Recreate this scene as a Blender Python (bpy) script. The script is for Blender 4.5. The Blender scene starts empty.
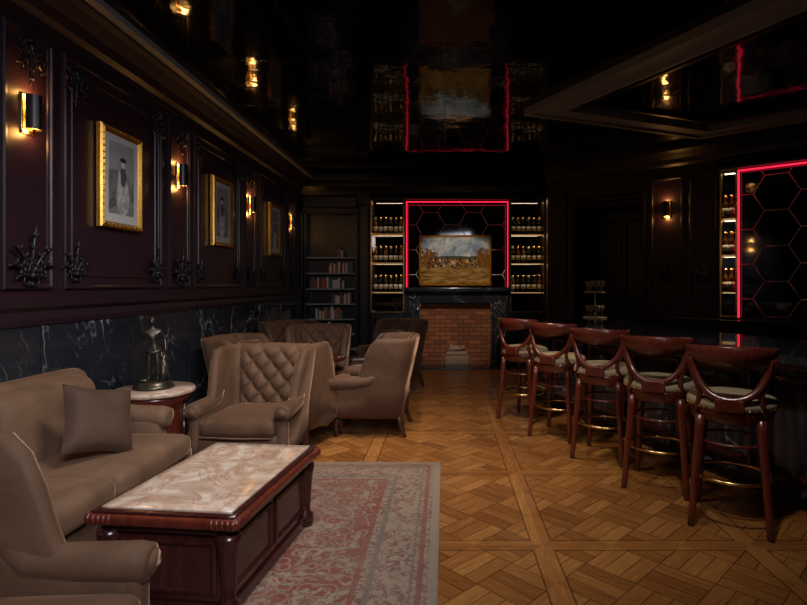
import bpy, bmesh, math, random
from mathutils import Vector, Matrix
random.seed(7)
S=bpy.context.scene
S.view_settings.view_transform='Standard'
S.view_settings.look='None'
pi=math.pi
# ---------------------------------------------------------------- nodes
class NT:
    def __init__(s,name):
        s.m=bpy.data.materials.new(name); s.m.use_nodes=True
        s.t=s.m.node_tree; s.n=s.t.nodes; s.l=s.t.links
        s.b=s.n['Principled BSDF']
    def set(s,inp,val):
        if isinstance(val,bpy.types.NodeSocket): s.l.new(val,inp)
        elif isinstance(val,(tuple,list)) and len(val)==3 and inp.type=='RGBA': inp.default_value=(*val,1)
        else: inp.default_value=val
    def M(s,op,a,b=None,c=None):
        n=s.n.new('ShaderNodeMath'); n.operation=op
        for i,x in enumerate((a,b,c)):
            if x is not None: s.set(n.inputs[i],x)
        return n.outputs[0]
    def mix(s,f,a,b):
        n=s.n.new('ShaderNodeMix'); n.data_type='RGBA'
        s.set(n.inputs[0],f); s.set(n.inputs[6],a); s.set(n.inputs[7],b); return n.outputs[2]
    def comb(s,x,y,z=0.0):
        n=s.n.new('ShaderNodeCombineXYZ')
        for i,v in enumerate((x,y,z)): s.set(n.inputs[i],v)
        return n.outputs[0]
    def pos(s,obj=True):
        if obj: n=s.n.new('ShaderNodeTexCoord'); o=n.outputs['Object']
        else: n=s.n.new('ShaderNodeNewGeometry'); o=n.outputs['Position']
        q=s.n.new('ShaderNodeSeparateXYZ'); s.l.new(o,q.inputs[0]); return o,q.outputs[0],q.outputs[1],q.outputs[2]
    def noise(s,vec,scale,detail=3,rough=.5,dist=0.0):
        n=s.n.new('ShaderNodeTexNoise'); s.l.new(vec,n.inputs['Vector'])
        n.inputs['Scale'].default_value=scale; n.inputs['Detail'].default_value=detail
        n.inputs['Roughness'].default_value=rough; n.inputs['Distortion'].default_value=dist
        return n.outputs[0]
    def vor(s,vec,scale,feat='F1',col=False):
        n=s.n.new('ShaderNodeTexVoronoi'); n.feature=feat; s.l.new(vec,n.inputs['Vector']); n.inputs['Scale'].default_value=scale
        return n.outputs['Color'] if col else n.outputs['Distance']
    def ramp(s,f,stops,const=False):
        n=s.n.new('ShaderNodeValToRGB'); s.l.new(f,n.inputs[0]); e=n.color_ramp.elements
        if const: n.color_ramp.interpolation='CONSTANT'
        while len(e)<len(stops): e.new(0.5)
        for i,(p,c) in enumerate(stops):
            e[i].position=p; e[i].color=(*c,1) if len(c)==3 else c
        return n.outputs[0]
    def bump(s,h,strength=.3,dist=.01):
        n=s.n.new('ShaderNodeBump'); n.inputs['Strength'].default_value=strength; n.inputs['Distance'].default_value=dist
        s.l.new(h,n.inputs['Height']); s.l.new(n.outputs[0],s.b.inputs['Normal'])
    def out(s,col=None,rough=None,metal=None,**k):
        if col is not None: s.set(s.b.inputs['Base Color'],col)
        if rough is not None: s.set(s.b.inputs['Roughness'],rough)
        if metal is not None: s.set(s.b.inputs['Metallic'],metal)
        for kk,v in k.items(): s.set(s.b.inputs[kk.replace('_',' ')],v)
        return s.m
def simple(name,col,rough=.5,metal=0,var=.25,scale=8,**k):
    n=NT(name); o,x,y,z=n.pos()
    f=n.noise(o,scale,3)
    c=n.mix(f,tuple(v*(1-var) for v in col),tuple(min(1,v*(1+var)) for v in col))
    return n.out(c,rough,metal,**k)
def emis(name,col,st):
    n=NT(name); n.out((0,0,0),.5); n.set(n.b.inputs['Emission Color'],col); n.b.inputs['Emission Strength'].default_value=st; return n.m
def velvet(name,col,sh=.6):
    n=NT(name); o,x,y,z=n.pos()
    f=n.noise(o,4,4,.55,.5)
    c=n.ramp(f,[(.3,tuple(v*.78 for v in col)),(.7,tuple(v*1.2 for v in col))])
    n.bump(n.noise(o,260,2),.2,.002)
    n.out(c,.65,0); n.b.inputs['Specular IOR Level'].default_value=.2
    n.b.inputs['Sheen Weight'].default_value=sh; n.b.inputs['Sheen Roughness'].default_value=.28
    n.set(n.b.inputs['Sheen Tint'],(.72,.45,.30)); return n.m
def wood(name,c1,c2,rough=.28,axis=2,coat=.3):
    n=NT(name); o,x,y,z=n.pos()
    sc=[30,30,30]; sc[axis]=3
    v=n.comb(n.M('MULTIPLY',x,sc[0]),n.M('MULTIPLY',y,sc[1]),n.M('MULTIPLY',z,sc[2]))
    f=n.noise(v,1,4,.6,.6)
    n.out(n.ramp(f,[(.3,c1),(.7,c2)]),rough,0); n.b.inputs['Coat Weight'].default_value=coat; n.b.inputs['Coat Roughness'].default_value=.15
    return n.m
def blackmarble(name,rough=.12,veins=1.0,sc=1.0):
    n=NT(name); o,x,y,z=n.pos(False)
    v=n.comb(n.M('ADD',n.M('MULTIPLY',x,1.0),n.M('MULTIPLY',z,.5)),n.M('ADD',y,n.M('MULTIPLY',z,.45)),n.M('MULTIPLY',z,.45))
    a=n.M('ABSOLUTE',n.M('SUBTRACT',n.noise(v,1.6*sc,4,.5,.35),.5))
    b=n.M('ABSOLUTE',n.M('SUBTRACT',n.noise(v,4.0*sc,4,.5,.5),.5))
    m=n.noise(o,1.4,2)
    va=n.ramp(a,[(0,(.6*veins,)*3),(.006,(.0,)*3)])
    vb=n.ramp(b,[(0,(.25*veins,)*3),(.006,(0,)*3)])
    vv=n.M('MULTIPLY',n.M('ADD',va,vb),n.ramp(m,[(.40,(0,)*3),(.60,(1,)*3)]))
    cloud=n.mix(n.noise(v,2.5,5,.6),(.006,.007,.010),(.030,.034,.045))
    return n.out(n.mix(vv,cloud,(.75,.78,.82)),rough,0)
mWall=simple('burgundy_panel_paint',(.023,.0085,.0165),.42,0,.2,3)
mTrim=simple('burgundy_trim_paint',(.020,.0090,.0150),.40,0,.2,3)
mDark=simple('black_lacquer_wood',(.007,.006,.008),.35,0,.2)
mOrn=simple('ornament_bronze_black',(.018,.014,.017),.38,.3,.3,20)
mBand=simple('ceiling_band_paint',(.24,.24,.26),.5,0,.1,2)
mGold=simple('gilded_frame',(.60,.33,.07),.32,.9,.45,40)
mBrass=simple('brass',(.75,.50,.2),.22,1,.1,10)
mSteel=simple('hex_metal',(.75,.72,.66),.35,.3,.1,10)
mMah=wood('mahogany',(.070,.012,.008),(.150,.026,.014))
mMahD=wood('mahogany_dark',(.026,.006,.006),(.058,.012,.010),.25)
mVel=velvet('taupe_velvet',(.112,.058,.034))
mVelS=velvet('sofa_velvet',(.150,.084,.052))
mVelD=velvet('pillow_velvet',(.070,.038,.026),.4)
mCream=velvet('cream_upholstery',(.36,.28,.18),.1)
mLeather=simple('dark_leather',(.055,.020,.012),.35,0,.3,12)
mLegs=wood('chair_leg_wood',(.018,.008,.006),(.05,.018,.012))
mMarbleB=blackmarble('black_marble_veined')
mBarTop=blackmarble('bar_top_marble',.04,.35)
mBronze=simple('bronze',(.085,.072,.055),.35,.8,.5,25)
mRed=emis('red_led',(1,.02,.06),1.5)
mWarm=emis('warm_bulb',(1,.45,.10),8)
mWhiteShelf=emis('shelf_led',(1,.64,.30),.6)
mPaper=simple('mat_paper',(.62,.62,.60),.7,0,.04,4)
mBottle=simple('bottle_glass_dark',(.012,.016,.010),.08,0,.3)
mBottle2=simple('bottle_glass_amber',(.12,.045,.01),.08,0,.3)
mLabel=simple('bottle_label',(.65,.62,.55),.6,0,.1)
mShelf=simple('shelf_grey_lacquer',(.26,.27,.31),.4,0,.1)
mStone=simple('limestone',(.34,.24,.17),.8,0,.35,14)
mMirror=simple('smoked_mirror',(.11,.11,.12),.05,1,.06,1)
mGlass=simple('glassware',(.45,.48,.52),.08,.7,.1)
# ceiling
n=NT('black_lacquer_ceiling'); o,x,y,z=n.pos(False)
ex=n.M('ABSOLUTE',n.M('SUBTRACT',n.M('FRACT',n.M('DIVIDE',x,1.2)),.5)); ey=n.M('ABSOLUTE',n.M('SUBTRACT',n.M('FRACT',n.M('DIVIDE',y,1.2)),.5))
seam=n.M('GREATER_THAN',n.M('MAXIMUM',ex,ey),.4965)
n.bump(n.noise(o,2.2,3),.14,.05)
n.b.inputs['IOR'].default_value=1.42
mCeil=n.out(n.mix(seam,(.002,.002,.003),(.006,.006,.007)),n.M('ADD',n.M('MULTIPLY',seam,.2),.06),0)
# floor
n=NT('parquet_floor'); o,x,y,z=n.pos(False)
Sz=1.2
gx=n.M('DIVIDE',n.M('SUBTRACT',x,.56),Sz); gy=n.M('DIVIDE',n.M('SUBTRACT',y,3.1),Sz)
fx=n.M('FRACT',gx); fy=n.M('FRACT',gy)
ax=n.M('MINIMUM',fx,n.M('SUBTRACT',1.0,fx)); ay=n.M('MINIMUM',fy,n.M('SUBTRACT',1.0,fy))
mn=n.M('MINIMUM',ax,ay); band=n.M('LESS_THAN',mn,.05)
bandx=n.M('LESS_THAN',ax,ay)
CW=.2828
u=n.M('MULTIPLY',n.M('ADD',fx,fy),Sz*.7071/CW); v=n.M('MULTIPLY',n.M('SUBTRACT',fx,fy),Sz*.7071/CW)
ci=n.M('FLOOR',u); cj=n.M('FLOOR',v)
par=n.M('ABSOLUTE',n.M('MODULO',n.M('ADD',ci,cj),2.0))
def sel(f,a,b): return n.M('ADD',n.M('MULTIPLY',f,b),n.M('MULTIPLY',n.M('SUBTRACT',1.0,f),a))
across=sel(par,u,v); along=sel(par,v,u)
pk=n.M('MULTIPLY',across,3.0); pid=n.M('FLOOR',pk)
across=sel(band,across,sel(bandx,n.M('MULTIPLY',y,5.0),n.M('MULTIPLY',x,5.0)))
along=sel(band,along,sel(bandx,n.M('MULTIPLY',x,5.0),n.M('MULTIPLY',y,5.0)))
cellid=n.M('ADD',n.M('MULTIPLY',n.M('FLOOR',gx),17.3),n.M('MULTIPLY',n.M('FLOOR',gy),7.7))
wn=n.n.new('ShaderNodeTexWhiteNoise'); wn.noise_dimensions='3D'
al2=n.M('FLOOR',along)
n.l.new(n.comb(sel(band,pid,n.M('FLOOR',n.M('MULTIPLY',n.M('ADD',gx,gy),1.0))),sel(band,al2,bandx),cellid),wn.inputs['Vector'])
grain=n.noise(n.comb(n.M('MULTIPLY',along,1.5),n.M('MULTIPLY',across,26.0),cellid),1,4,.6,.3)
f=n.M('ADD',n.M('MULTIPLY',wn.outputs['Value'],.30),n.M('MULTIPLY',grain,.75))
f=n.M('ADD',f,n.M('MULTIPLY',n.M('SUBTRACT',par,.5),.14))
col=n.ramp(f,[(.15,(.12,.040,.009)),(.5,(.25,.095,.024)),(.95,(.42,.19,.055))])
pf=n.M('FRACT',pk); pe=n.M('MINIMUM',pf,n.M('SUBTRACT',1.0,pf))
ae=n.M('FRACT',sel(par,v,u)); ae=n.M('MINIMUM',ae,n.M('SUBTRACT',1.0,ae))
gap=n.M('MULTIPLY',n.M('SUBTRACT',1.0,band),n.M('MAXIMUM',n.M('LESS_THAN',pe,.03),n.M('LESS_THAN',ae,.011)))
bg=n.M('LESS_THAN',n.M('ABSOLUTE',n.M('SUBTRACT',mn,.05)),.0035)
gap=n.M('MAXIMUM',gap,bg)
col=n.mix(n.M('MULTIPLY',gap,.75),col,(.03,.012,.005))
n.bump(n.M('SUBTRACT',1.0,gap),.15,.002)
mFloor=n.out(col,n.M('ADD',.17,n.M('MULTIPLY',grain,.16)),0)
# rug
n=NT('persian_rug'); o,x,y,z=n.pos()
HX,HY=1.3,2.25
axx=n.M('ABSOLUTE',x); ayy=n.M('ABSOLUTE',y)
ed=n.M('MINIMUM',n.M('SUBTRACT',HX,axx),n.M('SUBTRACT',HY,ayy))
sv=n.comb(axx,ayy,0.0)
big=n.noise(sv,4.2,3,.6,2.5); small=n.noise(sv,14,3,.6,2.0); vr=n.vor(sv,12); vr2=n.vor(sv,30)
ring=n.M('LESS_THAN',n.M('ABSOLUTE',n.M('SUBTRACT',n.M('FRACT',n.M('MULTIPLY',vr,2.6)),.5)),.15)
petal=n.M('LESS_THAN',vr2,.3)
fieldmask=n.M('GREATER_THAN',big,.45)
red=(.165,.036,.028); bei=(.25,.185,.135); gr=(.12,.095,.08)
F=n.mix(fieldmask,bei,red)
F=n.mix(n.M('MULTIPLY',ring,.65),F,n.mix(fieldmask,red,bei))
F=n.mix(n.M('MULTIPLY',petal,n.M('GREATER_THAN',small,.48)),F,gr)
B=n.mix(n.M('GREATER_THAN',small,.53),bei,n.mix(.6,red,gr)); B=n.mix(n.M('MULTIPLY',ring,.4),B,red)
C=n.mix(n.M('LESS_THAN',ed,.42),F,B)
for a,b,cc in((.40,.43,red),(.33,.36,gr),(.08,.11,red),(.0,.05,bei),(.13,.145,gr)):
    k=n.M('MULTIPLY',n.M('GREATER_THAN',ed,a),n.M('LESS_THAN',ed,b)); C=n.mix(n.M('MULTIPLY',k,.85),C,cc)
wear=n.noise(o,2.5,5,.7)
C=n.mix(n.M('MULTIPLY',n.ramp(wear,[(.35,(0,)*3),(.7,(1,)*3)]),.5),C,(.21,.155,.12))
n.bump(n.noise(o,250,2),.5,.004)
mRug=n.out(C,.95,0)
# table marble
n=NT('onyx_marble_top'); o,x,y,z=n.pos()
a=n.noise(o,3.5,6,.6,2.2); e=n.M('ABSOLUTE',n.M('SUBTRACT',n.noise(o,2.2,5,.6,2.5),.5))
c=n.ramp(a,[(.3,(.36,.22,.15)),(.5,(.52,.38,.30)),(.65,(.66,.56,.48))])
c=n.mix(n.ramp(e,[(0,(.8,)*3),(.025,(0,)*3)]),c,(.38,.19,.11))
mOnyx=n.out(c,.12,0)
# brick
n=NT('red_brick'); o,x,y,z=n.pos(False)
bt=n.n.new('ShaderNodeTexBrick'); n.l.new(n.comb(n.M('ADD',x,y),z,0.0),bt.inputs['Vector'])
bt.inputs['Scale'].default_value=1; bt.inputs['Brick Width'].default_value=.22; bt.inputs['Row Height'].default_value=.078; bt.inputs['Mortar Size'].default_value=.009; bt.inputs['Bias'].default_value=.1
bt.inputs['Color1'].default_value=(.40,.12,.045,1); bt.inputs['Color2'].default_value=(.18,.05,.022,1); bt.inputs['Mortar'].default_value=(.055,.028,.02,1)
c=n.mix(n.M('MULTIPLY',n.noise(o,9,3),.2),bt.outputs[0],(.46,.20,.08))
n.bump(bt.outputs['Fac'],-.5,.01)
mBrick=n.out(c,.85,0)
# landscape painting
n=NT('landscape_painting'); o,x,y,z=n.pos()
nz=n.noise(o,6,5,.65,.8); nf=n.noise(o,22,5,.7,1); nl=n.noise(n.comb(n.M('MULTIPLY',x,2.0),y,n.M('MULTIPLY',z,9.0)),2.2,4,.6,.6)
sky=n.ramp(nz,[(.35,(.16,.25,.36)),(.5,(.40,.47,.54)),(.66,(.80,.74,.64))])
fld=n.ramp(nl,[(.3,(.10,.05,.012)),(.5,(.34,.18,.045)),(.7,(.55,.36,.12))])
zh=n.M('ADD',z,n.M('MULTIPLY',n.M('SUBTRACT',nz,.5),.06))
hill=n.mix(nf,(.03,.045,.05),(.12,.13,.07))
c=n.mix(n.M('GREATER_THAN',zh,.03),fld,hill)
c=n.mix(n.M('GREATER_THAN',zh,.08),c,sky)
tw=n.M('ADD',z,n.M('MULTIPLY',n.M('SUBTRACT',nf,.5),.5))
xr=n.M('ABSOLUTE',n.M('SUBTRACT',n.M('ABSOLUTE',n.M('ADD',x,-.02)),.50))
tree=n.M('MULTIPLY',n.M('LESS_THAN',tw,.20),n.M('MULTIPLY',n.M('GREATER_THAN',z,-.12),n.M('LESS_THAN',n.M('ADD',xr,n.M('MULTIPLY',n.M('SUBTRACT',nf,.5),.4)),.13)))
c=n.mix(tree,c,n.ramp(nf,[(.35,(.03,.03,.01)),(.6,(.32,.12,.02))]))
vc=n.n.new('ShaderNodeTexVoronoi'); n.l.new(n.comb(n.M('MULTIPLY',x,1.6),y,z),vc.inputs['Vector']); vc.inputs['Scale'].default_value=16
sq=n.n.new('ShaderNodeSeparateColor'); n.l.new(vc.outputs['Color'],sq.inputs[0])
pc=n.ramp(sq.outputs[0],[(0,(.02,.012,.01)),(.35,(.09,.04,.02)),(.55,(.42,.03,.02)),(.72,(.65,.58,.48)),(.82,(.04,.05,.10))],True)
band_=n.M('MULTIPLY',n.M('LESS_THAN',n.M('ABSOLUTE',n.M('ADD',z,.05)),n.M('ADD',.03,n.M('MULTIPLY',nf,.12))),n.M('LESS_THAN',n.M('ABSOLUTE',n.M('ADD',x,.04)),.48))
c=n.mix(n.M('MULTIPLY',band_,n.M('LESS_THAN',vc.outputs['Distance'],.45)),c,pc)
mLand=n.out(c,.7,0)
n.b.inputs['Specular IOR Level'].default_value=.1
def printmat(name,seed):
    n=NT(name); o,x,y,z=n.pos()
    q=n.noise(n.comb(x,n.M('ADD',y,seed*3.1),z),11,5,.7,.6)
    def ell(cx,cz,rx,rz):
        a=n.M('DIVIDE',n.M('SUBTRACT',x,cx),rx); b=n.M('DIVIDE',n.M('SUBTRACT',z,cz),rz)
        return n.M('LESS_THAN',n.M('ADD',n.M('ADD',n.M('MULTIPLY',a,a),n.M('MULTIPLY',b,b)),n.M('MULTIPLY',n.M('SUBTRACT',q,.5),.8)),1.0)
    sh=.02 if seed==0 else -.02
    bg=n.ramp(q,[(.3,(.07,.07,.075)),(.7,(.40,.40,.41))])
    top=n.M('GREATER_THAN',n.M('ADD',z,n.M('MULTIPLY',q,.15)),.14); bg=n.mix(n.M('MULTIPLY',top,.6),bg,(.45,.45,.46))
    c=n.mix(ell(sh,-.13,.085,.16),bg,n.ramp(q,[(.4,(.36,.36,.36)),(.6,(.75,.75,.75))]))
    c=n.mix(ell(sh,.03,.045,.08),c,(.10,.10,.11)); c=n.mix(ell(sh-.05,.0,.02,.07),c,(.6,.6,.6)); c=n.mix(ell(sh,.13,.024,.032),c,(.7,.7,.69)); c=n.mix(ell(sh,.165,.045,.02),c,(.04,.04,.045))
    return n.out(c,.6,0)
# ---------------------------------------------------------------- mesh builder
class MB:
    def __init__(s): s.v=[];s.f=[];s.m=[];s.sm=[];s.mats=[];s.X=Matrix.Identity(4)
    def add(s,vs,fs,mat,smooth=False,M=None):
        if mat not in s.mats: s.mats.append(mat)
        k=s.mats.index(mat); b=len(s.v); T=s.X@M if M is not None else s.X
        s.v+= [T@Vector(p) for p in vs]
        for f in fs: s.f.append([b+i for i in f]); s.m.append(k); s.sm.append(smooth)
    def box(s,a,b,mat,bev=0,M=None):
        a,b=[min(p,q) for p,q in zip(a,b)],[max(p,q) for p,q in zip(a,b)]
        if bev:
            c=[(p+q)/2 for p,q in zip(a,b)]; h=[q-p for p,q in zip(a,b)]
            s.rbox(c,h,bev,mat,n=6,M=M); return
        vs=[(x,y,z) for x in(a[0],b[0]) for y in(a[1],b[1]) for z in(a[2],b[2])]
        s.add(vs,[(0,1,3,2),(4,6,7,5),(0,4,5,1),(2,3,7,6),(0,2,6,4),(1,5,7,3)],mat,False,M)
    def rbox(s,c,d,r,mat,bulge=0,n=10,M=None,fn=None):
        h=[x/2 for x in d]; r=min(r,min(h)*.98); vs=[];idx={};fs=[]
        def mp(i): return math.sin((i/n*2-1)*pi/2)
        def vid(i,j,k):
            if (i,j,k) in idx: return idx[(i,j,k)]
            p=[mp(i),mp(j),mp(k)]; q=Vector([p[t]*h[t] for t in range(3)])
            inn=Vector([max(-(h[t]-r),min(h[t]-r,q[t])) for t in range(3)]); dv=q-inn
            if dv.length>1e-9: q=inn+dv.normalized()*r
            q.z+=bulge*(1-p[0]**2)*(1-p[1]**2)*(1 if p[2]>0 else (-1 if p[2]<0 else 0))
            q=q+Vector(c)
            if fn: q=fn(q)
            vs.append(q); idx[(i,j,k)]=len(vs)-1; return idx[(i,j,k)]
        for a in range(n):
            for b in range(n):
                for e in(0,n):
                    fs.append([vid(a,b,e),vid(a+1,b,e),vid(a+1,b+1,e),vid(a,b+1,e)])
                    fs.append([vid(a,e,b),vid(a+1,e,b),vid(a+1,e,b+1),vid(a,e,b+1)])
                    fs.append([vid(e,a,b),vid(e,a+1,b),vid(e,a+1,b+1),vid(e,a,b+1)])
        s.add(vs,fs,mat,True,M)
    def tube(s,pts,r,mat,seg=8,closed=False,flat=None,M=None):
        pts=[Vector(p) for p in pts]; N=len(pts)
        if not isinstance(r,(list,tuple)): r=[r]*N
        vs=[];up=None
        for i,p in enumerate(pts):
            if closed: t=pts[(i+1)%N]-pts[i-1]
            else: t=pts[min(i+1,N-1)]-pts[max(i-1,0)]
            t.normalize()
            if up is None:
                up=Vector((0,0,1)) if abs(t.z)<.9 else Vector((0,1,0))
            up=(up-t*up.dot(t)).normalized(); sd=t.cross(up)
            fl=flat if flat else 1
            for k in range(seg):
                a=2*pi*k/seg; vs.append(p+up*math.sin(a)*r[i]+sd*math.cos(a)*r[i]*fl)
        fs=[]
        for i in range(N if closed else N-1):
            j=(i+1)%N
            for k in range(seg):
                l=(k+1)%seg; fs.append([i*seg+k,i*seg+l,j*seg+l,j*seg+k])
        if not closed: fs.append(list(range(seg))); fs.append([(N-1)*seg+k for k in range(seg)])
        s.add(vs,fs,mat,True,M)
    def lathe(s,prof,mat,seg=20,c=(0,0,0),M=None,sx=1,sy=1,smooth=True):
        vs=[];fs=[];N=len(prof)
        for r,z in prof:
            for k in range(seg):
                a=2*pi*k/seg; vs.append((c[0]+max(r,.0003)*math.cos(a)*sx,c[1]+max(r,.0003)*math.sin(a)*sy,c[2]+z))
        for i in range(N-1):
            for k in range(seg):
                l=(k+1)%seg; fs.append([i*seg+k,i*seg+l,(i+1)*seg+l,(i+1)*seg+k])
        fs.append(list(range(seg))); fs.append([(N-1)*seg+k for k in range(seg)])
        s.add(vs,fs,mat,smooth,M)
    def sph(s,c,r,mat,seg=10,sc=(1,1,1),M=None):
        prof=[(math.sin(pi*i/seg)*r,-math.cos(pi*i/seg)*r*sc[2]) for i in range(seg+1)]
        s.lathe(prof,mat,seg+2,c,M,sc[0],sc[1])
    def frame(s,a0,a1,z0,z1,prof,mat,M=None,smooth=False):
        vs=[];fs=[]
        for i,h in prof: vs+=[(a0+i,-h,z0+i),(a1-i,-h,z0+i),(a1-i,-h,z1-i),(a0+i,-h,z1-i)]
        for j in range(len(prof)-1):
            for k in range(4): l=(k+1)%4; fs.append([j*4+k,j*4+l,j*4+4+l,j*4+4+k])
        s.add(vs,fs,mat,smooth,M)
    def extr(s,a0,a1,prof,mat,M=None):
        N=len(prof); vs=[(a0,-h,z) for h,z in prof]+[(a1,-h,z) for h,z in prof]
        fs=[[i,(i+1)%N,N+(i+1)%N,N+i] for i in range(N)]+[list(range(N)),list(range(N,2*N))]
        s.add(vs,fs,mat,False,M)
    def poly(s,outer,z0,z1,mat):
        N=len(outer); vs=[(x,y,z0) for x,y in outer]+[(x,y,z1) for x,y in outer]
        s.add(vs,[list(range(N)),list(range(N,2*N))]+[[i,(i+1)%N,N+(i+1)%N,N+i] for i in range(N)],mat)
    def mesh(s,name):
        me=bpy.data.meshes.new(name); me.from_pydata([tuple(v) for v in s.v],[],s.f)
        for m in s.mats: me.materials.append(m)
        me.polygons.foreach_set('material_index',s.m); me.polygons.foreach_set('use_smooth',s.sm)
        bm=bmesh.new(); bm.from_mesh(me); bmesh.ops.recalc_face_normals(bm,faces=bm.faces); bm.to_mesh(me); bm.free(); return me
    def obj(s,name,loc=(0,0,0),rz=0,rx=0,ry=0):
        return put(s.mesh(name),name,loc,rz,rx,ry)
def put(me,name,loc=(0,0,0),rz=0,rx=0,ry=0,sc=1):
    o=bpy.data.objects.new(name,me); S.collection.objects.link(o); o.location=loc; o.rotation_euler=(rx,ry,rz); o.scale=(sc,)*3; return o
XL=-2.67; YB=10.2; ZC=3.5; A0=(1.76,9.2); TA=(.7705,-.6375); RA=math.atan2(TA[1],TA[0]); D2=pi/2
def ang(s,h=0,z=0): return (A0[0]+TA[0]*s+TA[1]*h, A0[1]+TA[1]*s-TA[0]*h, z)
# ---------------------------------------------------------------- room shell
b=MB(); b.box((-2.9,-2.7,-.1),(5.3,10.6,0),mFloor); b.obj('floor')
b=MB(); b.box((-2.9,-2.7,ZC),(5.3,10.6,ZC+.1),mCeil); b.obj('ceiling')
b=MB(); b.box((-2.5,0,0),(10.3,.15,ZC),mWall); b.obj('wall_left',(XL,0,0),D2)
b=MB(); b.box((XL-.1,0,0),(1.9,.15,ZC),mWall); b.obj('wall_back',(0,YB,0))
b=MB(); b.poly([(1.9,10.35),(1.9,10.2),(1.76,9.2),(1.86,9.12),(2.05,10.35)],0,ZC,mWall); b.obj('wall_return')
b=MB(); b.box((0,0,0),(.51,.12,ZC),mWall); b.box((1.57,0,0),(4.3,.12,ZC),mWall); b.box((.51,0,2.73),(1.57,.12,ZC),mWall)
b.box((.45,.12,0),(.51,.9,2.8),mDark); b.box((1.57,.12,0),(1.63,.9,2.8),mDark); b.box((.45,.9,0),(1.63,.95,2.8),mDark); b.box((.45,.12,2.73),(1.63,.95,2.8),mDark); b.obj('wall_angled',(A0[0],A0[1],0),RA)
b=MB(); b.box((5.0,-2.6,0),(5.15,6.6,ZC),mWall); b.obj('wall_right')
b=MB(); b.box((XL-.1,-2.65,0),(5.15,-2.5,ZC),mWall); b.obj('wall_rear')
b=MB()
b.frame(.41,1.67,-.2,2.83,[(0,.001),(0,.035),(.03,.05),(.07,.035),(.10,.04),(.10,.001)],mTrim)
b.obj('trim_10',(A0[0],A0[1],0),RA)
b=MB()
b.box((.53,.60,0),(1.03,.64,2.72),mDark); b.box((1.05,.60,0),(1.55,.64,2.72),mDark)
for a in(.53,1.05):
    b.frame(a+.07,a+.43,.15,1.05,[(0,-.60),(0,-.59),(.02,-.585),(.04,-.60)],mDark); b.frame(a+.07,a+.43,1.2,2.58,[(0,-.60),(0,-.59),(.02,-.585),(.04,-.60)],mDark)
b.sph((1.00,.58,1.05),.03,mBrass,8); b.sph((1.08,.58,1.05),.03,mBrass,8)
b.obj('door_1',(A0[0],A0[1],0),RA)
# cornices
cp=[(0,3.18),(.03,3.18),(.03,3.23),(.07,3.26),(.09,3.33),(.16,3.40),(.20,3.43),(.20,3.499),(0,3.499)]
b=MB(); b.extr(-2.5,10.19,cp,mTrim); b.box((-2.5,-.27,3.45),(10.0,-.2,3.499),mBand); b.obj('trim_1',(XL,0,0),D2)
b=MB(); b.extr(XL+.01,1.88,[(h*.9+.0,z) for h,z in cp],mTrim); b.obj('trim_2',(0,YB,0))
b=MB(); b.extr(.02,4.2,cp,mTrim); b.extr(2.68,4.2,[(0,3.062),(.20,3.062),(.21,3.09),(.17,3.17),(0,3.18)],mDark); b.obj('trim_3',(A0[0],A0[1],0),RA)  # dark lower extrusion: added pelmet, keeps the LED strip's reflection off the ceiling
b=MB(); b.box((-2.5,-.035,.14),(9.85,0,1.24),mMarbleB)
for a in [-2.5+1.0*i for i in range(13)]: b.box((a,-.036,.14),(a+.006,-.03,1.24),mDark)
b.obj('trim_4',(XL,0,0),D2)
b=MB(); b.extr(-2.5,9.85,[(0,0),(.06,0),(.06,.11),(.04,.14),(0,.14)],mTrim); b.obj('baseboard_left',(XL,0,0),D2)
b=MB(); b.extr(-2.5,9.85,[(0,1.24),(.045,1.24),(.055,1.28),(.05,1.33),(.08,1.36),(.08,1.39),(0,1.39)],mTrim); b.obj('trim_5',(XL,0,0),D2)
pp=[(0,0),(0,.016),(.010,.024),(.022,.022),(.030,.012),(.042,.009),(.046,0)]
b=MB()
SC=[1.48,3.44,5.40,7.37,9.33]; PC=[.5,2.46,4.40,6.37,8.35]
for c in PC: b.frame(c-.65,c+.65,1.47,3.12,pp,mTrim); b.frame(c-.56,c+.56,1.56,3.03,[(0,0),(.005,.010),(.013,.010),(.018,0)],mTrim)
for c in SC: b.frame(c-.21,c+.21,1.47,3.12,pp,mTrim)
b.obj('trim_6',(XL,0,0),D2)
b=MB()
b.frame(1.74,2.2,1.2,3.08,pp,mTrim); b.frame(2.28,2.66,1.2,3.08,pp,mTrim); b.frame(.05,.36,1.2,3.08,pp,mTrim); b.frame(.45,1.63,2.88,3.12,pp,mTrim)
b.obj('trim_7',(A0[0],A0[1],0),RA)
# ornaments
def ornament():
    b=MB()
    for a,L,c in [(-75,.13,-1),(-50,.19,-.8),(-25,.24,-.6),(0,.30,.15),(25,.24,.6),(50,.19,.8),(75,.13,1)]:
        pts=[];r=[]
        for i in range(9):
            t=i/8; an=math.radians(a)+c*t*t*1.3
            if i==0: p=Vector((0,-.012,0))
            else: p=p+Vector((math.sin(an),-.06*math.sin(t*pi),math.cos(an)))*L/8
            pts.append(p.copy()); r.append(.005+.014*math.sin(pi*min(1,t*1.05))**.8*(1-.4*t))
        b.tube(pts,r,mOrn,6,flat=.6)
        for ti in(2,4,6):
            q=pts[ti]
            for sgn in(-1,1):
                d=Vector((math.cos(math.radians(a))*sgn,0,-math.sin(math.radians(a))*sgn))*(.036-.003*ti)
                b.tube([q,q+d*.6+Vector((0,-.01,.012)),q+d+Vector((0,-.004,.03))],[.009,.010,.002],mOrn,5)
    for sgn in(-1,1):
        pts=[(sgn*(.02+.05*t)*math.cos(t*4.2),-.015,-.04-.05*math.sin(t*4.2)*t) for t in [i/9 for i in range(10)]]
        b.tube(pts,[.013-.001*i for i in range(10)],mOrn,6)
    b.sph((0,-.02,0),.022,mOrn,8); b.sph((0,-.015,-.05),.016,mOrn,8)
    return b.mesh('wall_applique')
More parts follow.
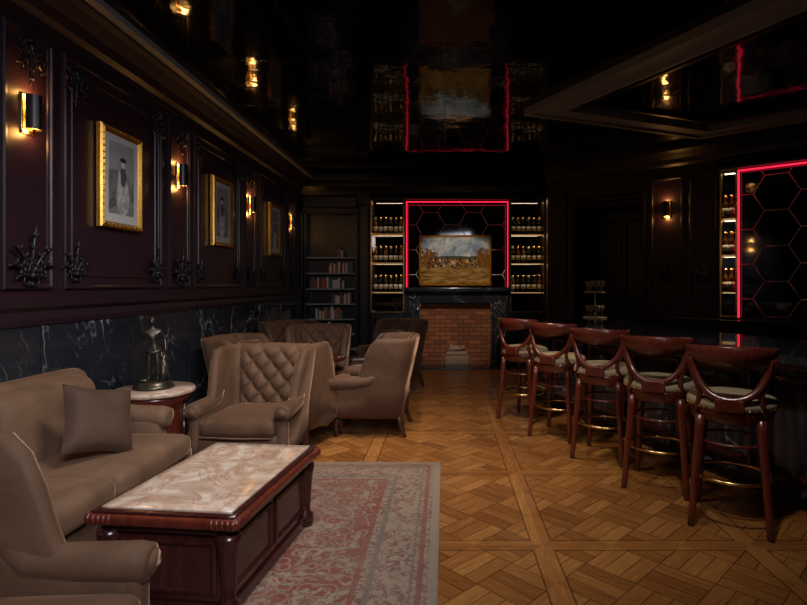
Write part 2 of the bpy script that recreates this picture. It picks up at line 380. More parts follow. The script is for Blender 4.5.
om=ornament()
for c in PC:
    for sg in(-1,1):
        put(om,'wall_applique',(XL+.012,c+sg*.54,1.58),D2,0,0,.85); put(om,'wall_applique',(XL+.012,c+sg*.54,3.02),D2,0,pi,.85)
for c in SC: put(om,'wall_applique',(XL+.012,c,1.56),D2,0,0,1.1); put(om,'wall_applique',(XL+.012,c,3.02),D2,0,pi,.85)
for s_ in(1.97,2.47): put(om,'wall_applique',ang(s_,.012,1.58),RA,0,0,1.0)
# sconces
def sconce():
    b=MB()
    b.box((-.06,-.012,-.13),(.06,0,.13),mBrass,.005)
    N=10;vs=[];fs=[]
    for z in(-.10,.12):
        for i in range(N+1):
            a=pi*i/N; vs.append((.045*math.cos(a),-.022-.065*math.sin(a),z))
        for i in range(N+1):
            a=pi*i/N; vs.append((.041*math.cos(a),-.022-.060*math.sin(a),z))
    W=N+1
    q1=[];q2=[]
    for i in range(N):
        q1+=[[i,i+1,2*W+i+1,2*W+i]]; q2+=[[W+i,W+i+1,3*W+i+1,3*W+i],[i,i+1,W+i+1,W+i],[2*W+i,2*W+i+1,3*W+i+1,3*W+i]]
    b.add(vs,q1,mDark,True); b.add(vs,q2,mBrass,True)
    b.tube([(0,-.04,-.06),(0,-.04,.03)],.010,mBrass,8); b.sph((0,-.04,.08),.018,mWarm,8,(1,1,1.6)); b.sph((0,-.04,-.075),.014,mWarm,8)
    return b.mesh('wall_sconce')
sm=sconce()
def plight(loc,e,col=(1,.47,.12),r=.03,nm='sconce_light'):
    l=bpy.data.lights.new(nm,'POINT'); l.energy=e; l.color=col; l.shadow_soft_size=r
    o=bpy.data.objects.new(nm,l); S.collection.objects.link(o); o.location=loc
for c in SC:
    put(sm,'wall_sconce',(XL,c,2.59),D2)
    k=1 if c<9 else .35
    plight((XL+.055,c,2.71),3.4*k); plight((XL+.05,c,2.47),2.2*k)
put(sm,'wall_sconce',ang(1.97,0,2.61),RA); p=ang(1.97,.055,2.73); plight(p,2.8); plight((p[0],p[1],2.49),1.8)
# pictures
def picture(w,h,fw,pm,mat_in):
    b=MB(); b.box((-w/2+.01,-.02,-h/2+.01),(w/2-.01,0,h/2-.01),mDark)
    b.frame(-w/2,w/2,-h/2,h/2,[(0,0),(0,.03),(fw*.15,.045),(fw*.35,.038),(fw*.55,.05),(fw*.8,.035),(fw,.022)],mGold)
    k=int((w)/.05)
    for i in range(k):
        for z in(-h/2+fw*.45,h/2-fw*.45): b.sph((-w/2+fw*.5+(w-fw)*i/(k-1),-.045,z),fw*.16,mGold,5)
    k=int(h/.05)
    for i in range(k):
        for x in(-w/2+fw*.45,w/2-fw*.45): b.sph((x,-.045,-h/2+fw*.5+(h-fw)*i/(k-1)),fw*.16,mGold,5)
    if mat_in:
        b.box((-w/2+fw*.9,-.024,-h/2+fw*.9),(w/2-fw*.9,-.018,h/2-fw*.9),mPaper)
        a=mat_in; b.box((-w/2+fw+a,-.026,-h/2+fw+a*1.2),(w/2-fw-a,-.022,h/2-fw-a*.9),pm)
    else: b.box((-w/2+fw*.9,-.024,-h/2+fw*.9),(w/2-fw*.9,-.018,h/2-fw*.9),pm)
    return b
for i,c in enumerate([4.38,6.37,8.35]):
    picture(.56,.80,.055,printmat('engraving_print_%d'%i,i),.055).obj('framed_picture',(XL+.012,c,2.35),D2)
picture(1.34,.94,.045,mLand,0).obj('framed_painting',(.19,9.99,1.955),0)
# ---------------------------------------------------------------- back wall joinery
b=MB()
for x0,x1 in((-2.66,-2.62),(-1.60,-1.38),(-.745,-.72),(1.172,1.195),(1.84,1.89)):
    b.box((x0,-.28,0),(x1,0,3.2),mDark)
b.box((-2.66,-.28,2.85),(-1.60,0,3.2),mDark)
b.frame(-2.64,-1.6,2.9,3.16,[(0,.28),(0,.29),(.02,.3),(.04,.28)],mTrim)
b.frame(-1.59,-1.39,.3,3.0,[(0,.28),(0,.29),(.015,.3),(.03,.28)],mTrim)
b.box((-1.38,-.28,3.12),(1.86,0,3.2),mDark)
b.extr(-2.66,1.86,[(.28,3.16),(.31,3.16),(.33,3.22),(.38,3.3),(.38,3.36),(.0,3.36),(0,3.16)],mDark)
b.extr(-1.37,1.86,[(.305,3.055),(.41,3.055),(.42,3.09),(.36,3.18),(.28,3.2),(.28,3.12),(.305,3.12)],mDark)  # lip added below the cornice to block the top LED's ceiling reflection
b.obj('trim_8',(0,YB,0))
# bookcase
b=MB()
b.box((-2.60,-.27,0),(-2.56,-.01,2.84),mDark); b.box((-1.66,-.27,0),(-1.62,-.01,2.84),mDark); b.box((-2.6,-.02,0),(-1.62,-.005,2.84),mDark)
for z in(2.82,): b.box((-2.6,-.27,z),(-1.62,-.01,z+.02),mDark)
for z in(.30,.57,.85,1.13,1.41,1.70,1.99): b.box((-2.56,-.26,z),(-1.66,-.02,z+.025),mShelf)
b.box((-2.56,-.25,.02),(-1.66,-.2,.3),mDark)
b.obj('bookcase',(0,YB,0))
b=MB()
bc=[simple('book_%d'%i,c,.6,0,.1) for i,c in enumerate([(.45,.06,.05),(.7,.65,.58),(.08,.10,.14),(.6,.58,.55),(.35,.17,.07),(.07,.16,.14),(.14,.04,.04)])]
for z,segs in((2.015,[(-2.0,-1.9)]),(1.725,[(-2.15,-1.95),(-1.9,-1.72)]),(1.435,[(-2.5,-2.25),(-2.2,-1.9)]),(1.155,[(-2.1,-1.75)]),(.875,[(-2.4,-1.9)]),(.595,[(-2.5,-2.0)])):
    for x0,x1 in segs:
        x=x0
        while x<x1:
            w=random.uniform(.022,.045); h=random.uniform(.13,.22); b.box((x,-.22,z+.001),(x+w-.003,-.06,z+h),random.choice(bc)); x+=w
b.obj('books',(0,YB,0))
def area(loc,tgt,sx,sy,e,col,spread=180,nm='area_light',rz=None):
    l=bpy.data.lights.new(nm,'AREA'); l.shape='RECTANGLE'; l.size=sx; l.size_y=sy; l.energy=e; l.color=col; l.spread=math.radians(spread)
    o=bpy.data.objects.new(nm,l); S.collection.objects.link(o); o.location=loc
    if rz is not None: o.rotation_euler=(0,0,rz)
    else: o.rotation_euler=(Vector(tgt)-Vector(loc)).to_track_quat('-Z','Y').to_euler()
# bottle niches
def bottle(b,x,y,z,k=1,m=None):
    m=m or mBottle
    b.lathe([(0,0),(.036,0),(.037,.01),(.037,.17),(.030,.20),(.014,.225),(.013,.29),(.015,.292),(.015,.305),(0,.305)],m,10,(x,y,z))
    b.lathe([(.0375,.05),(.0385,.05),(.0385,.13),(.0375,.13)],mLabel,10,(x,y,z))
    b.lathe([(.0145,.25),(.0155,.25),(.0155,.307),(0,.307)],mLabel if k%3==0 else mBrass,8,(x,y,z))
for x0,x1 in((-1.36,-.76),(1.21,1.83)):
    b=MB(); b.box((x0,-.03,1.0),(x1,-.01,3.1),mMirror); b.box((x0,-.26,0),(x1,-.01,1.0),mDark)
    b.frame(x0+.04,x1-.04,.1,.92,[(0,.26),(0,.275),(.02,.28),(.05,.262)],mTrim)
    b.frame(x0-.01,x1+.01,.99,3.12,[(0,.27),(0,.285),(.022,.285),(.022,.03)],mBrass)
    for z in(1.36,1.90,2.44): b.box((x0+.01,-.25,z),(x1-.01,-.03,z+.018),mBrass); b.box((x0+.02,-.045,z-.012),(x1-.02,-.033,z-.002),mWhiteShelf)
    b.obj('bottle_display_cabinet',(0,YB,0))
    for z in(1.89,2.43,3.06): area(((x0+x1)/2,YB-.15,z),None,.5,.04,1.3,(1,.74,.46),180,'display_light',0)
    b=MB()
    for z in(1.378,1.918,2.458):
        kk=6
        for i in range(kk): bottle(b,x0+.06+(x1-x0-.12)*i/(kk-1),-.13+random.uniform(-.02,.02),z+.001,i,mBottle if random.random()<.8 else mBottle2)
    b.obj('wine_bottles',(0,YB,0))
def hexlines(b,x0,x1,z0,z1,R,h):
    s3=math.sqrt(3); seen=set()
    def clip(p,q):
        t0,t1=0,1; dx,dz=q[0]-p[0],q[1]-p[1]
        for pp_,qq in((-dx,p[0]-x0),(dx,x1-p[0]),(-dz,p[1]-z0),(dz,z1-p[1])):
            if abs(pp_)<1e-9:
                if qq<0: return None
            else:
                t=qq/pp_
                if pp_<0: t0=max(t0,t)
                else: t1=min(t1,t)
        if t0>=t1: return None
        return (p[0]+dx*t0,p[1]+dz*t0),(p[0]+dx*t1,p[1]+dz*t1)
    for col in range(-2,30):
        for row in range(-2,30):
            cx=x0+col*1.5*R; cz=z0+row*s3*R+(s3*R/2 if col%2 else 0)
            vs=[(cx+R*math.cos(k*pi/3),cz+R*math.sin(k*pi/3)) for k in range(6)]
            for k in range(6):
                p,q=vs[k],vs[(k+1)%6]; key=(round((p[0]+q[0])*50),round((p[1]+q[1])*50))
                if key in seen: continue
                seen.add(key); c=clip(p,q)
                if c: b.tube([(c[0][0],-h,c[0][1]),(c[1][0],-h,c[1][1])],.008,mSteel,4)
b=MB(); b.box((-.70,-.09,1.39),(1.155,-.01,3.12),mMirror); hexlines(b,-.68,1.13,1.46,3.1,.27,.092); b.obj('hexagon_mirror',(0,YB,0))
b=MB()
for a in((-.713,-.695),(1.147,1.165)): b.box((a[0],-.30,1.46),(a[1],-.285,3.04),mRed)
b.box((-.713,-.30,3.02),(1.165,-.285,3.038),mRed); b.obj('led_strip_light',(0,YB,0))
# fireplace
b=MB()
b.box((-.715,-.28,0),(-.47,-.01,1.17),mMarbleB); b.box((.86,-.28,0),(1.165,-.01,1.17),mMarbleB); b.box((-.715,-.28,1.17),(1.165,-.01,1.38),mMarbleB)
b.box((-.74,-.40,1.38),(1.19,-.10,1.455),mMarbleB,.012); b.box((-.73,-.32,1.33),(1.18,-.285,1.38),mMarbleB)
for x in(-.715,.87): b.box((x+.03,-.31,.12),(x+.24,-.28,1.1),mMarbleB,.01); b.box((x,-.33,0),(x+.28,-.28,.12),mMarbleB,.01)
b.box((-.47,-.10,0),(.86,-.01,1.17),mBrick); b.box((-.47,-.27,0),(-.455,-.10,1.17),mBrick); b.box((.845,-.27,0),(.86,-.10,1.17),mBrick)
b.box((-.73,-.6,.0),(1.18,-.33,.03),mMarbleB)
b.obj('fireplace',(0,YB,0))
b=MB()
b.rbox((.22,-.20,.10),(.46,.16,.18),.03,mStone,n=8); b.rbox((.22,-.20,.23),(.40,.13,.08),.03,mStone,n=8)
b.tube([(.06,-.21,.28),(.2,-.20,.33),(.32,-.19,.31)],[.04,.055,.035],mStone,8); b.sph((.34,-.20,.34),.04,mStone,8); b.tube([(.10,-.18,.28),(.13,-.19,.40)],[.05,.03],mStone,8)
b.obj('stone_log_holder',(0,YB,0))
# angled wall bar display
b=MB(); b.box((2.72,-.05,1.06),(2.90,0,3.05),mMirror); b.frame(2.70,2.92,1.06,3.06,[(0,0),(0,.09),(.025,.09),(.025,.05)],mBrass)
for z in(1.4,1.9,2.4): b.box((2.73,-.14,z),(2.89,-.05,z+.015),mBrass); b.box((2.73,-.062,z-.015),(2.89,-.052,z-.003),mWhiteShelf)
b.obj('bottle_display_cabinet',(A0[0],A0[1],0),RA)
for z in(1.88,2.38,3.03): area(ang(2.81,.10,z),None,.13,.06,2.0,(1,.72,.38),180,'display_light',RA)
b=MB()
for z in(1.416,1.916,2.416):
    for x in(2.77,2.85): bottle(b,x,-.095,z,1,mBottle2)
b.obj('wine_bottles',(A0[0],A0[1],0),RA)
b=MB(); b.box((2.95,-.03,1.06),(4.19,0,3.05),mMirror); hexlines(b,2.96,4.18,1.08,3.03,.27,.032); b.obj('hexagon_mirror',(A0[0],A0[1],0),RA)
b=MB(); b.box((2.925,-.11,1.06),(2.946,-.09,3.05),mRed); b.box((2.925,-.11,3.03),(4.05,-.09,3.05),mRed); b.obj('led_strip_light',(A0[0],A0[1],0),RA)
# ceiling band
def off(P,d):
    out=[]
    for i,p in enumerate(P):
        p=Vector(p)
        def nrm(a,c): t=(Vector(c)-Vector(a)).normalized(); return Vector((t.y,-t.x))
        if i==0: out.append(tuple(p+nrm(P[0],P[1])*d))
        elif i==len(P)-1: out.append(tuple(p+nrm(P[-2],P[-1])*d))
        else:
            n1,n2=nrm(P[i-1],P[i]),nrm(P[i],P[i+1]); m=(n1+n2).normalized(); out.append(tuple(p+m*d/max(.3,m.dot(n1))))
    return out
def strip(b,P,d0,d1,z0,z1,mat):
    I=off(P,d0); O=off(P,d1)
    for i in range(len(P)-1): b.poly([I[i],I[i+1],O[i+1],O[i]],z0,z1,mat)
Q=[(3.4,1.5),(.9,6.1),(3.35,7.1),(4.9,5.8)]
b=MB(); strip(b,Q,0,.05,3.42,3.499,mBand); strip(b,Q,.05,.28,3.45,3.499,mBand); strip(b,Q,.28,.32,3.42,3.499,mBand); strip(b,Q,.45,.5,3.46,3.499,mDark); b.obj('trim_9')
# ---------------------------------------------------------------- bar
P=[(2.90,1.36),(.80,7.25),(2.15,7.70)]
b=MB()
strip(b,P,.0,1.0,1.0,1.05,mBarTop); strip(b,P,.02,.98,.965,1.0,mMahD)
strip(b,P,.22,.9,.1,.965,mMarbleB); strip(b,P,.26,.86,0,.1,mDark)
d=Vector((.3366,-.9417)); 
for k in range(9):
    q=Vector(P[1])+d*(.25+k*.7)+Vector((.9417,.3366))*.2
    M=Matrix.Translation((q.x,q.y,0))@Matrix.Rotation(math.atan2(d.y,d.x),4,'Z')
    b.frame(0,.6,.2,.88,[(0,0),(0,.02),(.02,.025),(.045,.005),(.05,-.02)],mMahD,M=M)
b.obj('bar_counter')
b=MB(); b.box((1.95,-.5,0),(4.0,-.02,1.0),mDark); b.box((1.93,-.53,1.0),(4.05,-.02,1.04),mBarTop); b.obj('back_bar_counter',(A0[0],A0[1],0),RA)
b=MB()
b.lathe([(0,0),(.16,0),(.16,.012),(.015,.02),(.012,.34),(.14,.345),(.14,.355),(0,.36)],mSteel,20,(0,0,0))
for i in range(7):
    a=i*2*pi/7
    for R_,z in((.10,.0205),(.10,.356)):
        x,y=R_*math.cos(a),R_*math.sin(a)
        b.lathe([(0,0),(.026,0),(.026,.003),(.004,.008),(.004,.06),(.022,.085),(.030,.115),(.024,.15),(.022,.15),(.028,.115),(.018,.085),(0,.07)],mGlass,10,(x,y,z))
b.obj('glass_rack',(2.05,7.35,1.051))
# stools
def stool():
    b=MB()
    for sx in(-1,1):
        for sy in(-1,1):
            pts=[];r=[]
            for i in range(9):
                t=i/8; k=.165+.05*(1-t)**2+.012*math.sin(t*pi); pts.append((sx*k,sy*k,.0+.69*t)); r.append(.017+.014*t+.004*(1-t)**3)
            b.tube(pts,r,mMah,8)
    b.lathe([(0,.655),(.225,.655),(.235,.665),(.240,.70),(.248,.715),(.248,.735),(.23,.745),(0,.745)],mMah,36)
    b.lathe([(0,.735),(.245,.735),(.258,.75),(.262,.77),(.25,.795),(.20,.812),(.10,.822),(0,.824)],mCream,36)
    for i in range(44):
        a=2*pi*i/44; b.sph((.259*math.cos(a),.259*math.sin(a),.748),.0065,mBrass,5)
    b.tube([(.225*math.cos(a),.225*math.sin(a),.30) for a in [2*pi*i/36 for i in range(36)]],.011,mBrass,8,closed=True)
    b.tube([(.2*math.cos(a),.2*math.sin(a),.52) for a in [2*pi*i/36 for i in range(36)]],.009,mMah,8,closed=True)
    R=.258
    N=24;vs=[];fs=[]
    for i in range(N+1):
        f=(i/N*2-1); a=f*math.radians(60)-pi/2
        top=1.125+.012*math.cos(f*pi/2); bot=1.02+.035*abs(f)**1.5-.02*(1-abs(f))
        for rr,z in((R-.012,bot),(R-.016,(top+bot)/2),(R-.006,top-.008),(R+.008,top),(R+.022,top-.01),(R+.014,(top+bot)/2),(R+.014,bot)):
            rr2=rr+.08*(z-.84); vs.append((rr2*math.cos(a),rr2*math.sin(a),z))
    for i in range(N):
        for k in range(7): l=(k+1)%7; fs.append([i*7+k,i*7+l,i*7+7+l,i*7+7+k])
    fs+= [list(range(7)),[N*7+k for k in range(7)]]
    b.add(vs,fs,mMah,True)
    def P_(deg,z): a=math.radians(deg)-pi/2; rr=R+.08*(z-.84); return (rr*math.cos(a),rr*math.sin(a),z)
    pts=[P_(50*f,.805+.25*(1-math.sqrt(max(0,1-abs(f)**2.1)))) for f in [math.sin((i/28*2-1)*pi/2) for i in range(29)]]
    b.tube(pts,.018,mMah,8,flat=1.25)
    for sg in(-1,1):
        b.tube([P_(sg*57,1.07),P_(sg*55,.99),P_(sg*47,.91),P_(sg*40,.84),P_(sg*42,.78),P_(sg*50,.71)],[.02,.018,.016,.017,.02,.022],mMah,8)
    b.rbox((0,-.256,.775),(.16,.03,.08),.012,mMah,n=6)
    return b.mesh('bar_stool')
st=stool()
for x,y,r in((1.83,3.44,-30),(1.62,4.05,-32),(1.40,4.72,-34),(1.14,5.38,-37),(.90,6.08,-40)): put(st,'bar_stool',(x,y,0),math.radians(r))
# ---------------------------------------------------------------- wing chair
def wing(mat,tuft=True):
    b=MB()
    path=[];hw=.35;yf=-.34;yb=.33;rc=.13
    for i in range(13): path.append((hw,yf+(yb-rc-yf)*i/12,1,0))
    for i in range(1,7): a=pi/2*i/7; path.append((hw-rc+rc*math.cos(a),yb-rc+rc*math.sin(a),math.cos(a),math.sin(a)))
    for i in range(9): path.append(((hw-rc)*(1-2*i/8),yb,0,1))
    for i in range(1,7): a=pi/2+pi/2*i/7; path.append((-hw+rc+rc*math.cos(a),yb-rc+rc*math.sin(a),math.cos(a),math.sin(a)))
    for i in range(13): path.append((-hw,yb-rc+(yf-yb+rc)*i/12,-1,0))
    vs=[];fs=[];K=0;t=.075
    for x,y,nx,ny in path:
        q=max(0,min(1,(y+.16)/.24)); q=q*q*(3-2*q)
        h=.575+(1.03-.575)*q
        if abs(x)<.2: h+=.008*math.cos(x/.2*pi/2)
        ring=[(-.5,.22),(-.5,.22+(h-.22)*.35),(-.52,.22+(h-.22)*.7),(-.5,h-.05),(-.36,h-.012),(0,h),(.36,h-.012),(.52,h-.05),(.5,.22+(h-.22)*.7),(.45,.22+(h-.22)*.35),(.42,.22)]
        K=len(ring)
        for o_,z in ring:
            fl=max(0,(z-.45))/.6; ff=.03*q
            lean=.13*q*min(1,max(0,(y+.05)/.3)) - .03*q*(1-min(1,max(0,(y+.05)/.3)))
            vs.append((x+nx*o_*t+nx*ff*fl*1.4, y+ny*o_*t+fl*lean, z))
    N=len(path)
    for i in range(N-1):
        for k in range(K): l=(k+1)%K; fs.append([i*K+k,i*K+l,(i+1)*K+l,(i+1)*K+k])
    fs+=[list(range(K)),[(N-1)*K+k for k in range(K)]]
    b.add(vs,fs,mat,True)
    for sg in(-1,1):
        b.tube([(sg*.365,-.40,.565),(sg*.365,-.39,.565),(sg*.365,-.34,.57),(sg*.365,-.15,.575),(sg*.36,0,.59),(sg*.36,.10,.65)],[.045,.066,.07,.066,.058,.035],mat,14)
        b.rbox((sg*.355,-.345,.40),(.09,.08,.36),.035,mat,n=6)
        b.lathe([(0,0),(.04,0),(.045,.012),(0,.016)],mat,14,M=Matrix.Translation((sg*.365,-.397,.565))@Matrix.Rotation(pi/2,4,'X'))
    b.rbox((0,-.03,.29),(.70,.70,.20),.04,mat,n=8)
    b.rbox((0,-.07,.44),(.62,.68,.15),.06,mat,bulge=.02,n=12)
    b.tube([(-.29,-.41,.375),(0,-.42,.372),(.29,-.41,.375)],.008,mat,6)
    nx_,nz=60,60;vs=[];fs=[]
    z0,z1=.44,1.035
    def surf(u,v):
        z=z0+(z1-z0)*v; w=.285+.05*v; x=(u*2-1)*w
        fl=max(0,z-.45)/.6; yb_=.30+.13*fl
        e=(1-abs(u*2-1)**5)*(1-abs(v*2-1)**6)
        d_=.09*e**.7
        if tuft:
            p=x/.085; q=(z-.5)/.095
            c=(abs(math.sin(pi*(p+q)/2))*abs(math.sin(pi*(p-q)/2)))**.4
            d_+= (c-1)*.052*e
        return (x,yb_-d_,z)
    for j in range(nz+1):
        for i in range(nx_+1): vs.append(surf(i/nx_,j/nz))
    for j in range(nz):
        for i in range(nx_): a=j*(nx_+1)+i; fs.append([a,a+1,a+nx_+2,a+nx_+1])
    b.add(vs,fs,mat,True)
    if tuft:
        for i in range(-4,5):
            for j in range(0,7):
                if (i+j)%2==0:
                    x=i*.085; z=.5+j*.095; v=(z-z0)/(z1-z0)
                    if v>.95: continue
                    u=(x/(.285+.05*v)+1)/2
                    if .06<u<.94: p=surf(u,v); b.sph((p[0],p[1]-.003,p[2]),.011,mat,6)
    for sx in(-1,1):
        b.tube([(sx*.30,-.31,.22),(sx*.325,-.335,.17),(sx*.325,-.345,.10),(sx*.305,-.33,.04),(sx*.315,-.35,.0)],[.04,.038,.026,.018,.026],mLegs,8)
        b.tube([(sx*.29,.30,.24),(sx*.30,.33,.12),(sx*.31,.38,.0)],[.03,.025,.018],mLegs,8)
    return b.mesh('wing_chair')
wt=wing(mVel)
R=math.radians
for x,y,r,s_ in((-1.35,1.44,94,.97),(-1.53,4.36,-3,.94),(-2.06,5.80,80,.92),(-1.44,5.22,164,.95),(-.74,5.60,-92,.95),(-1.62,6.80,4,.95),(-2.12,7.60,40,.95),(-.78,7.95,-40,.95)):
    put(wt,'wing_chair',(x,y,.013 if y<2 else (.0135 if y<4.4 else 0)),R(r),0,0,s_)
put(wing(mLeather,False),'leather_armchair',(-.90,6.95,0),R(-80)).scale=(.82,.82,.86)
def rtable(top,mb):
    b=MB()
    b.lathe([(0,.66),(.27,.66),(.29,.675),(.29,.695),(.27,.71),(0,.71)],top,32)
    b.lathe([(0,.08),(.06,.08),(.04,.16),(.03,.3),(.055,.4),(.03,.5),(.05,.62),(.12,.66),(0,.66)],mb,20)
    for k in range(3):
        a=k*2*pi/3; b.tube([(.03*math.cos(a),.03*math.sin(a),.2),(.15*math.cos(a),.15*math.sin(a),.15),(.27*math.cos(a),.27*math.sin(a),.02)],[.03,.025,.02],mb,8)
    return b
rtable(mMahD,mMahD).obj('round_pedestal_table',(-1.40,6.0,0))
# ---------------------------------------------------------------- sofa
b=MB()
b.rbox((0,.0,.26),(1.88,.80,.24),.04,mVelS,n=8)
for i in(-1,1): b.rbox((i*.415,-.06,.42),(.82,.78,.16),.06,mVelS,bulge=.018,n=12)
def lean(q): return Vector((q.x,q.y+(q.z-.45)*.22,q.z))
b.rbox((0,.31,.56),(1.88,.17,.74),.075,mVelS,n=10,fn=lean)
for i in(-1,1): b.rbox((i*.41,.19,.67),(.80,.19,.47),.085,mVelS,n=12,fn=lean)
for sg in(-1,1):
    b.rbox((sg*.90,.08,.38),(.13,.58,.44),.05,mVelS,n=8)
    b.tube([(sg*.915,-.24,.57),(sg*.915,-.23,.57),(sg*.915,-.18,.58),(sg*.915,.1,.59),(sg*.91,.33,.63)],[.04,.072,.078,.078,.07],mVelS,16)
    for y in(-.34,.34): b.tube([(sg*.86,y,.15),(sg*.87,y,.013 if y<0 else 0)],[.035,.025],mLegs,8)
b.obj('sofa',(-2.16,2.84,0),D2)
def pillow(mat,w,t):
    b=MB();N=16;vs=[];fs=[]
    for sgn in(1,-1):
        for j in range(N+1):
            for i in range(N+1):
                u=i/N*2-1;v=j/N*2-1; th=t*((1-u**4)*(1-v**4))**.5; k=1-.09*(1-abs(u*v))
                vs.append((u*w*k,sgn*th,v*w*k))
    for s_ in range(2):
        for j in range(N):
            for i in range(N): a=s_*(N+1)**2+j*(N+1)+i; fs.append([a,a+1,a+N+2,a+N+1])
    b.add(vs,fs,mat,True); return b
pillow(mVelD,.20,.07).obj('throw_pillow',(-2.02,3.14,.715),R(60),R(-26),R(14))
# ---------------------------------------------------------------- coffee table
b=MB(); w,l=.36,.545
b.box((-w+.06,-l+.06,.0),(w-.06,l-.06,.06),mMahD,.01)
b.box((-w+.075,-l+.075,.05),(w-.075,l-.075,.38),mMahD,.006)
b.rbox((0,0,.395),(2*w-.09,2*l-.09,.05),.02,mMahD,n=6)
b.rbox((0,0,.44),(2*w,2*l,.055),.022,mMah,n=8); b.rbox((0,0,.468),(2*w-.04,2*l-.04,.02),.009,mMahD,n=6)
b.box((-w+.05,-l+.05,.47),(w-.05,l-.05,.486),mOnyx,.004)
for sx in(-1,1):
    for sy in(-1,1):
        b.lathe([(0,.03),(.05,.03),(.05,.07),(.03,.09),(.038,.2),(.045,.3),(.055,.34),(.055,.38),(0,.38)],mMahD,12,(sx*(w-.075),sy*(l-.075),0))
        b.lathe([(0,0),(.045,0),(.05,.02),(.04,.04),(0,.04)],mMahD,12,(sx*(w-.075),sy*(l-.075),0))
        for k in range(5):
            b.sph((sx*(w-.01),sy*(l-.02-.025*k),.44),.02,mMah,6,(.8,.7,1.2)); b.sph((sx*(w-.02-.025*k),sy*(l-.01),.44),.02,mMah,6,(.7,.8,1.2))
for sg,rz in((1,0),(-1,pi)):
    M=Matrix.Rotation(rz,4,'Z')@Matrix.Translation((0,-l+.077,0)); b.frame(-w+.13,w-.13,.1,.34,[(0,0),(0,.012),(.015,.016),(.03,.004)],mMahD,M=M)
for rz in(D2,-D2):
    for a in(-.43,.02):
        M=Matrix.Rotation(rz,4,'Z')@Matrix.Translation((0,-w+.077,0)); b.frame(a,a+.41,.1,.34,[(0,0),(0,.012),(.015,.016),(.03,.004)],mMahD,M=M)
b.obj('coffee_table',(-1.20,2.90,.013),R(-6))
b=MB(); b.rbox((0,0,0),(2*HX,2*HY,.012),.005,mRug,n=6); b.obj('area_rug',(-1.335,2.28,.0065))
# side table + statue
b=MB()
b.lathe([(0,.0),(.235,.0),(.24,.02),(.24,.06),(.215,.08),(.215,.57),(.24,.60),(.255,.63),(.255,.66),(0,.66)],mMah,32)
b.lathe([(0,.66),(.275,.66),(.285,.67),(.285,.69),(.275,.70),(0,.70)],mOnyx,40)
for k in range(8):
    a=k*pi/4; b.tube([(.222*math.cos(a),.222*math.sin(a),.08),(.222*math.cos(a),.222*math.sin(a),.58)],.018,mMahD,8)
b.obj('round_side_table',(-2.22,4.12,.013))
par=bpy.data.objects.new('bronze_figurine',None); S.collection.objects.link(par); par.location=(-2.22,4.10,.714); par.rotation_euler=(0,0,R(20)); par.scale=(1.27,)*3
b=MB()
b.lathe([(0,0),(.10,0),(.105,.012),(.095,.022),(.085,.03),(.085,.04),(0,.045)],mBronze,24,sx=1.1)
b.tube([(.045,.02,.04),(.05,.022,.09),(.045,.03,.15),(.055,.03,.20)],[.030,.022,.018,.014],mBronze,8)
b.tube([(.055,.03,.20),(.03,.035,.22),(.06,.03,.12),(.08,.02,.05)],[.012,.016,.020,.010],mBronze,8)
b.sph((-.05,-.02,.05),.022,mBronze,8,(1.4,1,.7))
o=b.obj('base'); o.parent=par
V=[(0,0,.235,.025),(.002,0,.265,.022),(-.002,0,.30,.028),(-.004,0,.335,.030),(-.004,0,.358,.012),(-.006,-.004,.375,.011),
(.02,-.004,.225,.021),(.026,-.018,.14,.016),(.022,.0,.065,.009),(.024,-.025,.052,.008),
(-.02,0,.225,.022),(-.026,-.004,.14,.016),(-.026,.006,.06,.009),(-.03,-.022,.05,.008),
(.035,0,.342,.014),(.058,.012,.29,.011),(.066,-.012,.245,.008),(.066,-.022,.225,.008),
(-.04,0,.342,.014),(-.070,-.006,.30,.011),(-.048,-.040,.325,.008),(-.030,-.046,.345,.008)]
E=[(0,1),(1,2),(2,3),(3,4),(4,5),(0,6),(6,7),(7,8),(8,9),(0,10),(10,11),(11,12),(12,13),(3,14),(14,15),(15,16),(16,17),(3,18),(18,19),(19,20),(20,21)]
me=bpy.data.meshes.new('figure'); me.from_pydata([v[:3] for v in V],E,[]); me.materials.append(mBronze)
fo=bpy.data.objects.new('figure',me); S.collection.objects.link(fo); fo.parent=par
md=fo.modifiers.new('skin','SKIN'); md.use_smooth_shade=True
for i,v in enumerate(V): me.skin_vertices[0].data[i].radius=(v[3],v[3]*.85)
me.skin_vertices[0].data[0].use_root=True
fo.modifiers.new('ss','SUBSURF').levels=2; fo.modifiers['ss'].render_levels=2
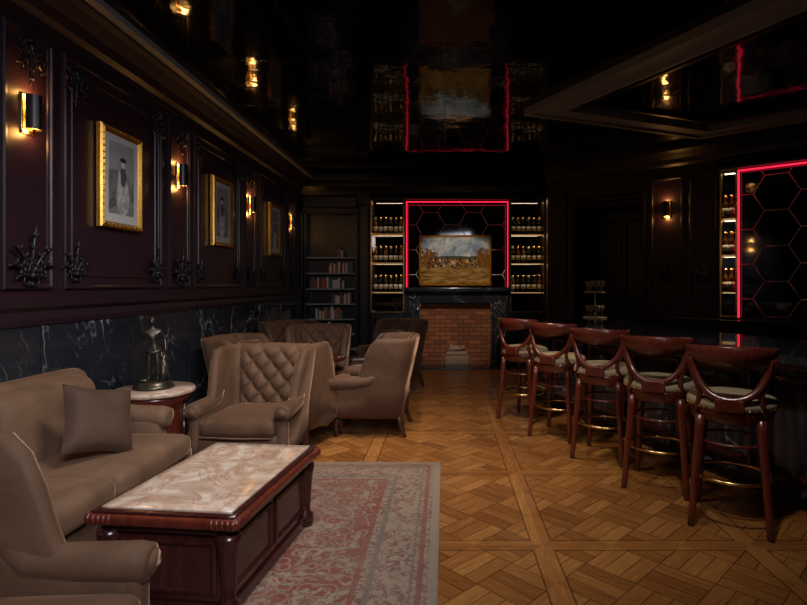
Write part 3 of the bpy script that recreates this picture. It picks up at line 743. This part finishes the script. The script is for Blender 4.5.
b=MB(); b.sph((-.008,-.006,.400),.020,mBronze,12,(.85,1,1.25)); b.sph((-.008,.002,.410),.021,mBronze,10,(.95,1,1)); b.tube([(-.008,-.024,.402),(-.008,-.032,.394),(-.008,-.024,.390)],[.003,.004,.003],mBronze,6)
b.tube([(-.035,-.01,.22),(0,-.026,.215),(.035,-.01,.225),(.03,.024,.235),(-.03,.024,.23)],.011,mBronze,6,closed=True)
b.tube([(.03,.02,.22),(.05,.03,.17),(.055,.035,.12)],[.012,.015,.008],mBronze,6)
o=b.obj('head_and_drapery'); o.parent=par
# ---------------------------------------------------------------- lights
def spot(loc,tgt,e,col,ang_=70,r=.05,bl=.6):
    l=bpy.data.lights.new('spot_light','SPOT'); l.energy=e; l.color=col; l.spot_size=R(ang_); l.spot_blend=bl; l.shadow_soft_size=r
    o=bpy.data.objects.new('spot_light',l); S.collection.objects.link(o); o.location=loc
    o.rotation_euler=(Vector(tgt)-Vector(loc)).to_track_quat('-Z','Y').to_euler()
cool=(.88,.91,1); warm=(1,.84,.66)
area((.4,-.6,3.3),(-1.8,3.4,.7),1.4,.9,34,cool,75)
area((-.4,2.9,3.42),(-1.4,3.8,0),.9,.7,36,(1,.93,.84),110)
spot((.3,5.0,3.42),(.15,5.4,0),200,(1,.84,.64),75,.12,.9)
spot((-.3,4.4,3.42),(-1.4,5.6,.4),170,(1,.90,.80),60,.08,.8)
spot((.9,2.2,3.42),(1.4,4.2,.4),130,(1,.92,.82),70,.08,.8)
spot((.2,6.7,3.42),(.2,10.1,1.35),210,warm,34,.05,.4)
S.world=bpy.data.worlds.new('world'); S.world.use_nodes=True; S.world.node_tree.nodes['Background'].inputs[0].default_value=(.01,.012,.016,1)
cam=bpy.data.cameras.new('camera'); co=bpy.data.objects.new('camera',cam); S.collection.objects.link(co)
co.location=(0,0,1.5); co.rotation_euler=(pi/2,0,0); cam.sensor_width=36; cam.lens=24; cam.shift_x=-.0514; cam.shift_y=-.0217; cam.clip_start=.05
S.camera=co
